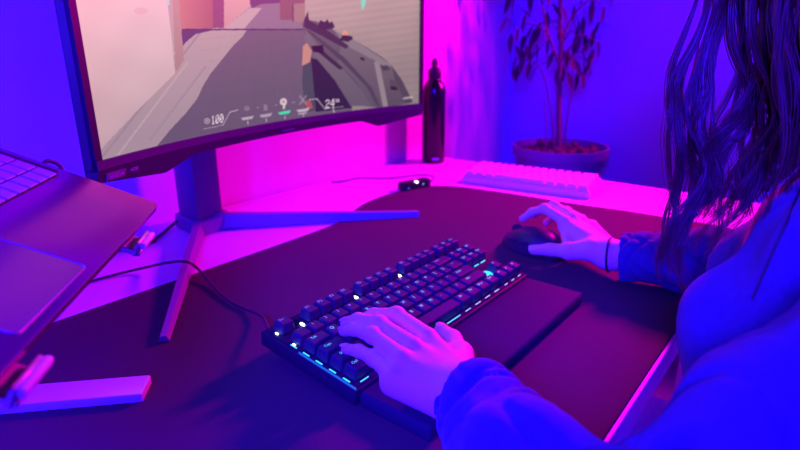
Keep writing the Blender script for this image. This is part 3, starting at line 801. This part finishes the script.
def ellip(P, q):
    c, r, Rm = q; L = (P-c)@Rm; k0 = np.linalg.norm(L/r, axis=-1); k1 = np.linalg.norm(L/(r*r), axis=-1)+1e-9
    return k0*(k0-1)/k1


A_ = lambda *v: np.array(v, float)


def cone(a, b, ra, rb): return ('c', (A_(*a), A_(*b), ra, rb))
def ell(c, r, rx=0, rz=0, ry=0):
    Rm = np.array((Matrix.Rotation(rz, 3, 'Z') @ Matrix.Rotation(rx, 3, 'X') @ Matrix.Rotation(ry, 3, 'Y')))
    return ('e', (A_(*c), A_(*r), Rm))


def pdist(P, pr): return rcone(P, pr[1]) if pr[0] == 'c' else ellip(P, pr[1])


def bound(pr):
    if pr[0] == 'c': a, b, ra, rb = pr[1]; return np.minimum(a-ra, b-rb), np.maximum(a+ra, b+rb)
    c, r, _ = pr[1]; m_ = r.max(); return c-m_, c+m_


def chain(P, prs, k, cen, rad, margin):
    d = None
    for pr in prs:
        lo, hi = pr[2]
        g = np.linalg.norm(np.maximum(0, np.maximum(lo-cen, cen-hi)))
        if g > rad+margin: continue
        x = pdist(P, pr); d = x if d is None else smin(d, x, k)
    return d


def surface(field, lo, hi, h, B=20):
    lo = np.array(lo); n = np.ceil((np.array(hi)-lo)/h/B).astype(int); NC = n*B+4; keyV = []; pos = []; quads = []
    g = np.arange(-1, B+1)
    gi, gj, gk = np.meshgrid(np.arange(-1, B+2), np.arange(-1, B+2), np.arange(-1, B+2), indexing='ij')
    rad = h*(B+3)*.87
    for bi in range(n[0]):
        for bj in range(n[1]):
            for bk in range(n[2]):
                base = np.array([bi, bj, bk])*B; cen = lo+(base+B/2)*h
                dc_ = field(cen[None], cen, rad)
                if dc_ is None or abs(float(dc_[0])) > rad*1.25+.006: continue
                P = lo+(np.stack([gi, gj, gk], -1)+base)*h
                D = field(P, cen, rad)
                if D is None: continue
                if D.min() > 0 or D.max() < 0: continue
                S = D < 0
                # cell vertices (cells -1..B)
                m = B+2
                cor = [S[a:a+m, b:b+m, c:c+m] for a in (0, 1) for b in (0, 1) for c in (0, 1)]
                tot = sum(c.astype(np.int8) for c in cor); act = (tot > 0) & (tot < 8)
                acc = np.zeros((m, m, m, 3)); cnt = np.zeros((m, m, m))
                offs = [(a, b, c) for a in (0, 1) for b in (0, 1) for c in (0, 1)]
                for p in range(8):
                    for ax in range(3):
                        if offs[p][ax] == 0:
                            q = list(offs[p]); q[ax] = 1
                            d0 = D[offs[p][0]:offs[p][0]+m, offs[p][1]:offs[p][1]+m, offs[p][2]:offs[p][2]+m]
                            d1 = D[q[0]:q[0]+m, q[1]:q[1]+m, q[2]:q[2]+m]
                            cr = (d0 < 0) != (d1 < 0)
                            tt = np.where(cr, d0/np.where(cr, d0-d1, 1), 0)
                            for x3 in range(3):
                                acc[..., x3] += np.where(cr, offs[p][x3]+(tt if x3 == ax else 0), 0)
                            cnt += cr
                ii = np.argwhere(act)
                vpos = acc[act]/cnt[act][:, None]
                gl = ii-1+base
                own = ((ii >= 1) & (ii <= B)).all(1)
                lin_ = lambda G: ((G[:, 0]+1).astype(np.int64)*(NC[1]+2)+(G[:, 1]+1))*(NC[2]+2)+(G[:, 2]+1)
                keyV.append(lin_(gl[own])); pos.append(lo+(gl[own]+vpos[own])*h)
                # faces around each crossing edge that starts at an owned grid point
                for ax in range(3):
                    a, b = [(1, 2), (2, 0), (0, 1)][ax]
                    sl0 = [slice(1, B+1)]*3; sl1 = list(sl0); sl1[ax] = slice(2, B+2)
                    s0 = S[tuple(sl0)]; s1 = S[tuple(sl1)]
                    e = np.argwhere(s0 != s1)
                    if not len(e): continue
                    G = e+base; ua = np.zeros(3, int); ua[a] = 1; ub = np.zeros(3, int); ub[b] = 1
                    q = np.stack([lin_(G-ua-ub), lin_(G-ub), lin_(G), lin_(G-ua)], 1)
                    fl = s0[tuple(e.T)]
                    q[~fl] = q[~fl][:, ::-1]
                    quads.append(q)
    K = np.concatenate(keyV); Pp = np.concatenate(pos); Q = np.concatenate(quads)
    o_ = np.argsort(K); K = K[o_]; Pp = Pp[o_]
    qi = np.searchsorted(K, Q); qi = np.clip(qi, 0, len(K)-1); ok = (K[qi] == Q).all(1)
    return Pp, qi[ok]


def relax(V, Q, it=2, lam=.5):
    E_ = np.concatenate([Q[:, [0, 1]], Q[:, [1, 2]], Q[:, [2, 3]], Q[:, [3, 0]]]); n = len(V)
    for _ in range(it):
        for lm_ in (lam, -lam*1.02):
            acc = np.zeros_like(V); cnt = np.zeros(n)
            for c in range(3): acc[:, c] = np.bincount(E_[:, 0], V[E_[:, 1], c], n)+np.bincount(E_[:, 1], V[E_[:, 0], c], n)
            cnt = np.bincount(E_[:, 0], minlength=n)+np.bincount(E_[:, 1], minlength=n)
            V = V+lm_*(acc/np.maximum(cnt, 1)[:, None]-V)
    return V


def prep(prs): return [(p[0], p[1], bound(p)) for p in prs]


def implicit(name, field, prs_all, h, m, parent, off, it=2, pad=.02):
    lo = np.min([p[2][0] for p in prs_all], 0)-pad; hi = np.max([p[2][1] for p in prs_all], 0)+pad
    V, Q = surface(field, lo, hi, h); V = relax(V, Q, it)
    me = bpy.data.meshes.new(name); fast_mesh(me, V-off, Q); me.materials.append(m); me.shade_smooth()
    return link(bpy.data.objects.new(name, me), parent)


# joints
SL = A_(.098, -.402, .178); EL = A_(-.096, -.288, .064); WL = A_(.015, -.115, .052)
SR = A_(.450, -.405, .215); ER = A_(.500, -.325, .060); WRt = A_(.458, -.092, .036)
HD = A_(.300, -.275, .470)
pj = lambda *js: [tuple(pz(*q)) for q in js]
left = {'index': pj((428, 337, .069), (397, 315, .069), (374, 315, .060), (363, 319, .0495)),
        'middle': pj((414, 347, .071), (379, 324, .073), (358, 320, .062), (346, 323, .0515)),
        'ring': pj((402, 358, .069), (373, 335, .070), (355, 329, .060), (344, 331, .0495)),
        'pinky': pj((392, 375, .061), (374, 358, .060), (359, 351, .052), (346, 349, .0455)),
        'thumb': [(.040, -.096, .048), (.077, -.072, .043), (.100, -.048, .041), (.112, -.026, .039)]}
right = {'index': [(.488, -.006, .064), (.505, .038, .073), (.515, .064, .060), (.518, .082, .044)],
         'middle': [(.508, -.010, .066), (.530, .033, .074), (.541, .060, .059), (.543, .078, .042)],
         'ring': [(.525, -.018, .060), (.550, .018, .062), (.562, .042, .046), (.564, .058, .030)],
         'pinky': [(.538, -.032, .051), (.562, -.004, .046), (.572, .014, .034), (.576, .030, .022)],
         'thumb': [(.449, -.064, .041), (.441, -.034, .034), (.445, -.002, .028), (.443, .024, .022)]}
FR_ = {'index': (.0088, .0080, .0072, .0062), 'middle': (.0090, .0082, .0073, .0063), 'ring': (.0086, .0077, .0069, .0060), 'pinky': (.0078, .0070, .0062, .0054), 'thumb': (.0140, .0115, .0100, .0078)}


def hand(J, wrist, thick):
    palm = []
    for f in ('index', 'middle', 'ring', 'pinky'):
        m0 = A_(*J[f][0]); q = wrist+(m0-wrist)*.12+(m0-A_(*J['middle'][0]))*.25
        palm.append(cone(q, m0-A_(0, 0, .003), .0165 if f != 'pinky' else .0145, .0098))
        palm.append(cone(q-A_(0, 0, .006), m0-A_(0, 0, .010), .0150, .0100))
    palm.append(cone(wrist+(A_(*J['thumb'][0])-wrist)*.3, J['thumb'][0], .017, .0155))
    palm.append(cone(J['thumb'][0], J['thumb'][1], .0160, .0125))
    palm.append(cone(J['thumb'][1], A_(*J['index'][0])-A_(0, 0, .010), .0085, .0080))
    fing = []
    for f, js in J.items():
        r = FR_[f]
        fing.append(prep([cone(js[i], js[i+1], r[i], r[i+1]) for i in range(3)]+[ell(A_(*js[1]), (r[1]*1.05,)*3)]))
    return prep(palm), fing


pL, fL = hand(left, WL, 0); pR, fR = hand(right, WRt, 0)
core = prep([cone((.28, -.50, -.20), (.28, -.47, -.02), .105, .095), cone((.21, -.42, .08), (.35, -.42, .08), .085, .085), cone((.16, -.40, .19), (.40, -.40, .195), .045, .045),
             cone((.285, -.375, .21), (.293, -.325, .37), .052, .048),
             cone(SL, EL, .043, .034), cone(EL, WL, .036, .0215), cone(SR, ER, .043, .034), cone(ER, WRt, .036, .0215)])
head = prep([ell(HD+A_(0, -.012, .020), (.074, .093, .088), rx=-.25), ell(HD+A_(0, .030, -.030), (.058, .062, .080), rx=-.30), ell(HD+A_(0, .052, -.078), (.034, .030, .028)),
             cone(HD+A_(0, .082, .010), HD+A_(0, .099, -.026), .0075, .0120), ell(HD+A_(0, .088, -.052), (.022, .011, .008)), ell(HD+A_(-.030, .072, -.020), (.022, .022, .024)), ell(HD+A_(.030, .072, -.020), (.022, .022, .024)),
             ell(HD+A_(-.031, .074, .014), (.0135, .012, .009)), ell(HD+A_(.031, .074, .014), (.0135, .012, .009)), cone(HD+A_(-.05, .076, .030), HD+A_(.05, .076, .030), .008, .008),
             ell(HD+A_(-.076, -.006, -.008), (.008, .018, .030), rx=-.2), ell(HD+A_(.076, -.006, -.008), (.008, .018, .030), rx=-.2)])
ALLB = core+head+pL+pR+[q for f in fL+fR for q in f]


def body_field(P, cen, rad):
    d = chain(P, core, .028, cen, rad, .035)
    hd = chain(P, head, .010, cen, rad, .02)
    if hd is not None: d = hd if d is None else smin(d, hd, .02)
    for palm, fs in ((pL, fL), (pR, fR)):
        p = chain(P, palm, .0075, cen, rad, .02)
        if p is not None: d = p if d is None else smin(d, p, .014)
        parts = []
        for f in fs:
            x = chain(P, f, .004, cen, rad, .02)
            if x is not None: parts.append(x if d is None else smin(d, x, .0045))
        for x in parts: d = x if d is None else np.minimum(d, x)
    return d


BO = A_(.28, -.45, FL)
per = empty('person', BO, 'long-haired person in a blue long-sleeved top typing and holding the mouse', 'person')
implicit('body', body_field, ALLB, .0022, M['skin'], per, BO, it=2)
body = per.children[0]

# fingernails
for J, side in ((left, -1), (right, 1)):
    for f, js in J.items():
        a = A_(*js[2]); b = A_(*js[3]); d = (b-a)/np.linalg.norm(b-a); r = FR_[f][3]
        up = A_(0, 0, 1) if f != 'thumb' else A_(.0, -.25, 1) if side < 0 else A_(-.5, 0, .85)
        nn = up-d*(up@d); nn /= np.linalg.norm(nn); sx = np.cross(d, nn)
        V = []; Fc = []
        for i in range(6):
            t_ = i/5
            for j in range(5):
                an = (j/4-.5)*1.7*(1-.35*max(0, t_-.7)/.3); q = b+d*(-.006+.0115*t_)-nn*(.0016*max(0, t_-.45))
                V.append(q+(r+.0008)*(math.cos(an)*nn+math.sin(an)*sx)-BO)
        for i in range(5):
            for j in range(4): Fc.append((i*5+j, i*5+j+1, i*5+j+6, i*5+j+5))
        mesh('fingernail', V, Fc, M['nail'], body, smooth=True)

# shirt
tor = prep([cone((.275, -.49, -.20), (.275, -.46, -.03), .118, .112), cone((.205, -.415, .06), (.345, -.415, .06), .100, .100), ell((.182, -.328, .088), (.094, .092, .090)), ell((.338, -.326, .085), (.082, .088, .088)),
            cone((.15, -.39, .180), (.41, -.395, .185), .060, .060), cone((.21, -.370, .175), (.35, -.370, .175), .078, .078), cone((.28, -.42, .12), (.28, -.36, .13), .09, .075)])
CL = WL+(EL-WL)*.06; CR = WRt+(ER-WRt)*.055
slL = prep([cone(SL, SL+(EL-SL)*.55, .062, .062), cone(SL+(EL-SL)*.55, EL, .062, .056), cone(EL, EL+(WL-EL)*.5, .054, .046), cone(EL+(WL-EL)*.5, WL+(EL-WL)*(-.06), .046, .0355)])
slR = prep([cone(SR, ER, .058, .050), cone(ER, ER+(WRt-ER)*.5, .050, .040), cone(ER+(WRt-ER)*.5, WRt, .043, .036)])
dL = (WL-EL)/np.linalg.norm(WL-EL); dR = (WRt-ER)/np.linalg.norm(WRt-ER)
hollL = prep([cone(CL-dL*.035, CL+dL*.03, .019, .0285)])[0]; hollR = prep([cone(CR-dR*.03, CR+dR*.03, .019, .029)])[0]
SFr = [(A_(38, -22, 46), 1.1, A_(20, 31, -12)), (A_(-24, 52, 30), 2.3, A_(-17, 12, 28)), (A_(70, 36, -60), .4, A_(30, -22, 14))]


def folds(P):
    f = 0
    for k, ph_, k2 in SFr: f = f+np.sin(P@k+ph_+1.6*np.sin(P@k2+ph_*2))
    return f


def creases(P, a, b, freq, tw, seed):
    ab = b-a; L = np.linalg.norm(ab); t_ = ((P-a)@ab)/(L*L); q = P-a-t_[..., None]*ab
    ux = np.cross(ab/L, A_(0, 0, 1)); ux /= np.linalg.norm(ux); uy = np.cross(ab/L, ux); an = np.arctan2(q@uy, q@ux)
    ww = np.sin(t_*freq+tw*np.sin(an+seed)+1.3*np.sin(an*2+seed*2.1+t_*5)+seed)
    return np.exp(-ww*ww/.10)*(.55+.45*np.sin(an*1.0+seed*3+t_*7))


def shirt_field(P, cen, rad):
    d = chain(P, tor, .05, cen, rad, .06)
    if d is not None: d = d-.0026*folds(P*.8)
    for prs, a, b, e, cut, dd, hol, sd in ((slL, SL, EL, WL, CL, dL, hollL, .3), (slR, SR, ER, WRt, CR, dR, hollR, 2.1)):
        x = chain(P, prs, .022, cen, rad, .03)
        if x is None: continue
        tf = np.clip(((P-e)@(a-e))/((a-e)@(a-e)), 0, 1)
        c1 = creases(P, a, b, 24, 1.2, sd); c2 = creases(P, b, e, 26, .9, sd+1)
        near_e = np.exp(-(np.linalg.norm(P-b, axis=-1)/.11)**2); near_w = np.exp(-(np.linalg.norm(P-e, axis=-1)/.085)**2)
        x = x+.0110*near_e*c1+.0085*near_w*c2-.0020*folds(P)+.0080*creases(P, a, b, 17, 1.9, sd+3)+.0055*creases(P, b, e, 15, 1.6, sd+5)
        x = np.maximum(x, (P-cut)@dd)
        x = np.maximum(x, -rcone(P, hol[1]))
        d = x if d is None else smin(d, x, .018)
    if d is not None: d = np.maximum(d, -rcone(P, (A_(.286, -.372, .245), A_(.293, -.33, .36), .062, .085)))
    return d


implicit('shirt', shirt_field, tor+slL+slR, .0030, M['shirt'], per, BO, it=2, pad=.03)
from mathutils.bvhtree import BVHTree
shirt = [c for c in per.children if c.name == 'shirt'][0]
bv = BVHTree.FromPolygons([v.co for v in shirt.data.vertices], [tuple(p.vertices) for p in shirt.data.polygons])
sp = []
for x, y in [(815, 165), (806, 180), (797, 198), (789, 218), (780, 238), (771, 258), (763, 276), (757, 290), (752, 300)]:
    d_ = Vector(ray(x, y)).normalized(); hit = bv.ray_cast(Vector(CAM-BO), d_)
    if hit[0] is not None: sp.append(hit[0]-d_*.0002)
if len(sp) > 3: tube('seam', smooth_path(sp, 24), .0011, M['band'], per, 6)
# trousers, shoes
tr = prep([cone((.22, -.47, -.19), (.34, -.47, -.19), .105, .105), cone((.20, -.43, -.20), (.17, -.02, -.205), .078, .058), cone((.36, -.43, -.20), (.41, -.02, -.205), .078, .058),
           cone((.17, -.02, -.205), (.16, -.06, -.66), .056, .045), cone((.41, -.02, -.205), (.42, -.06, -.66), .056, .045)])
implicit('trousers', lambda P, c, r: chain(P, tr, .03, c, r, .04), tr, .007, M['trouser'], per, BO)
for x in (.16, .42):
    sh = prep([cone((x, -.08, FL+.032), (x, .085, FL+.025), .031, .024), cone((x, -.065, FL+.07), (x, -.06, FL+.03), .036, .034)])
    def sf(P, c, r, sh=sh):
        d = chain(P, sh, .02, c, r, .03)
        return None if d is None else np.maximum(d, (FL+.001)-P[..., 2])
    implicit('shoe', sf, sh, .006, M['shoe'], per, BO)
# collar seam and wrist band
wd = dR; c0 = WRt+dR*.003+A_(0, 0, .001); ux = np.cross(wd, A_(0, 0, 1)); ux /= np.linalg.norm(ux); uy = np.cross(ux, wd)
tube('wrist_band', [c0+(math.cos(t_)*ux*.0285+math.sin(t_)*uy*.0245)-BO for t_ in np.linspace(0, 2*math.pi, 33)], .0017, M['band'], per, 6)

# hair: locks of thin wavy strands hanging from the scalp
hr = random.Random(11); nr_ = np.random.RandomState(4)
HV = []; HF = []


def strand(path, r, sides=3):
    n0 = sum(len(v) for v in HV); V, F_ = tube_vf(path, r, sides, False)
    HV.append(V); HF.extend([tuple(i+n0 for i in f) for f in F_])


def lock(guide, n, spread, r=.00048, wav=.0075):
    """a hank of hair along a guide: several curls, each a bundle of fine strands"""
    G = np.array(smooth_path(guide, 44)); m_ = len(G); tt = np.linspace(0, 1, m_)
    nsub = max(4, n//6); per_sub = int(n*4.0/nsub)
    for sb in range(nsub):
        so = nr_.normal(size=3)*spread*1.25; so2 = nr_.normal(size=3)*spread*1.3
        ph0 = hr.random()*6.28; fq0 = hr.uniform(13, 21); am = wav*hr.uniform(.45, 1.15); e0 = hr.uniform(.93, 1.0)
        env = (.30+.70*np.sin(np.pi*np.clip(tt, 0, 1)**.8))[:, None]
        wv0 = am*np.clip(tt*1.5-.15, 0, 1)
        S0 = G+env*so+(tt**1.5)[:, None]*so2
        S0 = S0+np.stack([np.sin(tt*fq0+ph0)*wv0*RT[i]+np.cos(tt*fq0+ph0*1.3)*wv0*.8*FW[i] for i in range(3)], 1)
        for k in range(per_sub):
            o1 = nr_.normal(size=3)*.0017; o2 = nr_.normal(size=3)*.0020; ph_ = hr.random()*6.28; f2 = hr.uniform(8, 26); a2 = hr.uniform(.0002, .0013)
            mm = max(8, int(m_*e0*(1-.10*hr.random()**2)))
            Pp = S0+(.5+.5*np.sin(tt*9+ph0))[:, None]*o1+(tt**2)[:, None]*o2
            if hr.random() < .06: Pp = Pp+(tt**1.3)[:, None]*nr_.normal(size=3)*.008
            Pp = Pp+np.stack([np.sin(tt*f2+ph_)*a2*tt*RT[i]+np.cos(tt*f2+ph_)*a2*tt*FW[i] for i in range(3)], 1)
            rr = r*hr.uniform(.6, 1.4)*np.concatenate([np.linspace(.8, 1, mm//2), np.linspace(1, .30, mm-mm//2)])
            strand(Pp[:mm], rr)


def hp(x, y, d): return pdep(x, y, d)
top = HD+A_(-.045, .03, .085)
guides = [
    ([(-.060, .035, .05)], [(712, -30, .50), (703, 10, .51), (694, 45, .515), (680, 80, .52), (672, 115, .52), (671, 145, .525), (679, 178, .53), (677, 210, .53), (667, 240, .53), (664, 262, .53)], 26, .0028),
    ([(-.062, .030, .05)], [(722, -30, .50), (712, 15, .51), (704, 55, .515), (692, 95, .52), (690, 130, .525), (697, 160, .53), (692, 188, .53), (678, 218, .53), (670, 250, .535), (676, 285, .535)], 34, .0034),
    ([(-.065, .022, .05)], [(730, -30, .50), (724, 10, .505), (712, 55, .51), (708, 95, .515), (700, 120, .52), (704, 150, .525), (708, 175, .53), (696, 205, .53), (680, 235, .53), (672, 268, .535), (688, 296, .535)], 38, .0040),
    ([(-.066, .015, .05)], [(745, -30, .49), (738, 15, .50), (742, 55, .505), (746, 85, .51), (735, 115, .515), (718, 140, .52), (710, 165, .525), (702, 195, .53), (688, 222, .53)], 46, .0042),
    ([(-.068, .010, .04)], [(752, -30, .485), (746, 20, .495), (750, 60, .50), (752, 90, .505), (738, 120, .51), (722, 145, .52), (714, 175, .525), (706, 205, .53), (700, 235, .535)], 30, .0045),
    ([(-.070, .0, .04)], [(766, -30, .475), (760, 30, .485), (766, 75, .495), (764, 115, .505), (748, 150, .515), (738, 180, .52), (728, 205, .525), (712, 230, .53), (700, 262, .535)], 34, .0055),
    ([(-.070, -.005, .03)], [(778, -30, .465), (772, 30, .475), (778, 80, .485), (778, 120, .495), (764, 155, .51), (752, 180, .515), (742, 205, .525), (730, 222, .53)], 44, .006),
    ([(-.070, -.015, .03)], [(790, -30, .455), (786, 30, .465), (788, 80, .475), (792, 120, .485), (780, 155, .50), (766, 180, .51), (750, 200, .52)], 46, .006),
    ([(-.070, -.03, .02)], [(806, -30, .445), (800, 30, .455), (800, 80, .465), (806, 115, .475), (798, 150, .49), (784, 172, .50), (770, 190, .51)], 46, .0065),
    ([(-.068, -.045, .01)], [(825, -30, .435), (820, 40, .445), (818, 90, .455), (824, 130, .465), (812, 160, .48), (800, 175, .49)], 46, .007),
    ([(-.064, -.06, .01)], [(850, -20, .42), (846, 50, .43), (842, 110, .44), (850, 160, .45)], 40, .008),
    ([(-.030, -.088, .02)], [(900, -20, .42), (905, 60, .43), (900, 130, .44)], 40, .010),
]
for root, px, n, sp in guides:
    rt_ = A_(*root[0]); g = [HD+A_(-.006, .0, .120), HD+A_(rt_[0]*.88, rt_[1]*.8, .092), HD+A_(rt_[0]*1.32, rt_[1]*1.15, .040)]+[hp(*p) for p in px]
    lock(g, n, sp)
# the far side and the back of the head
for k in range(26):
    a = math.radians(50-245*k/25)
    cx_, sy_ = math.cos(a), math.sin(a)
    g = [HD+A_(.004*cx_, -.012, .122), HD+A_(.062*cx_, -.018+.074*sy_, .100), HD+A_(.088*cx_, -.018+.104*sy_, .045), HD+A_(.094*cx_, -.024+.106*sy_, -.03),
         HD+A_(.094*cx_, -.032+.098*sy_, -.12), HD+A_(.098*cx_, -.045+.085*sy_, -.20), HD+A_(.10*cx_, -.045+.08*sy_, -.27)]
    if sy_ < .55: lock(g, 15, .0075, r=.0006, wav=.005)
for sx in (-1, 1):
    ey = HD+A_(.031*sx, .0770, .013)-BO
    for nm, r_, dy, mk_ in (('eye', .0105, 0, 'silicone'), ('iris', .0060, .0058, 'cap')):
        bm = bmesh.new(); bmesh.ops.create_uvsphere(bm, u_segments=16, v_segments=10, radius=r_); q_ = bmobj(nm, bm, M[mk_], body); q_.location = ey+A_(0, dy, 0)
    tube('eyebrow', smooth_path([HD+A_(.016*sx, .0875, .029)-BO, HD+A_(.032*sx, .0865, .034)-BO, HD+A_(.048*sx, .079, .030)-BO], 10), .0020, M['hair'], body, 6)
# scalp cap under the locks
hc = prep([ell(HD+A_(0, -.018, .026), (.081, .098, .092), rx=-.25)])
def cap_field(P, c, r):
    d = chain(P, hc, .01, c, r, .03)
    return None if d is None else np.maximum(d, ((P-HD)@A_(0, .75, -.66))-.020)
o = implicit('hair', cap_field, hc, .004, M['hair'], per, BO)
allV = np.concatenate([np.array(v) for v in HV])-BO
mh = bpy.data.meshes.new('hair_locks'); fast_mesh(mh, allV, np.array(HF)); mh.materials.append(M['hair']); mh.shade_smooth()
link(bpy.data.objects.new('hair_locks', mh), o, kind='stuff')

# ------------------------------------------------------------------ chair under the person
ch = empty('office_chair', (.28, -.50, FL), 'dark office chair under the seated person', 'chair')
prism('seat', rounded([(-.23, -.20), (.23, -.20), (.23, .24), (-.23, .24)], .06, 4), .40, .452, M['chair'], ch, bev=.015)
prism('backrest', rounded([(-.21, -.27), (.21, -.27), (.21, -.21), (-.21, -.21)], .02, 3), .55, .92, M['chair'], ch, bev=.01)
tube('back_post', [(0, -.15, .41), (0, -.25, .43), (0, -.275, .60)], .016, M['cable'], ch)
lathe('column', [(.045, .08), (.028, .12), (.028, .40)], M['cable'], ch, 16)
for k in range(5):
    a = k*1.2566; lg = tube('leg', [(0, 0, .095), (.28*math.cos(a), .28*math.sin(a), .065)], .018, M['cable'], ch)
    bm = bmesh.new(); bmesh.ops.create_cone(bm, cap_ends=True, segments=16, radius1=.028, radius2=.028, depth=.03)
    c_ = bmobj('castor', bm, M['cable'], lg); c_.matrix_local = Matrix.Translation((.28*math.cos(a), .28*math.sin(a), .029)) @ Matrix.Rotation(a, 4, 'Z') @ Matrix.Rotation(math.pi/2, 4, 'X')
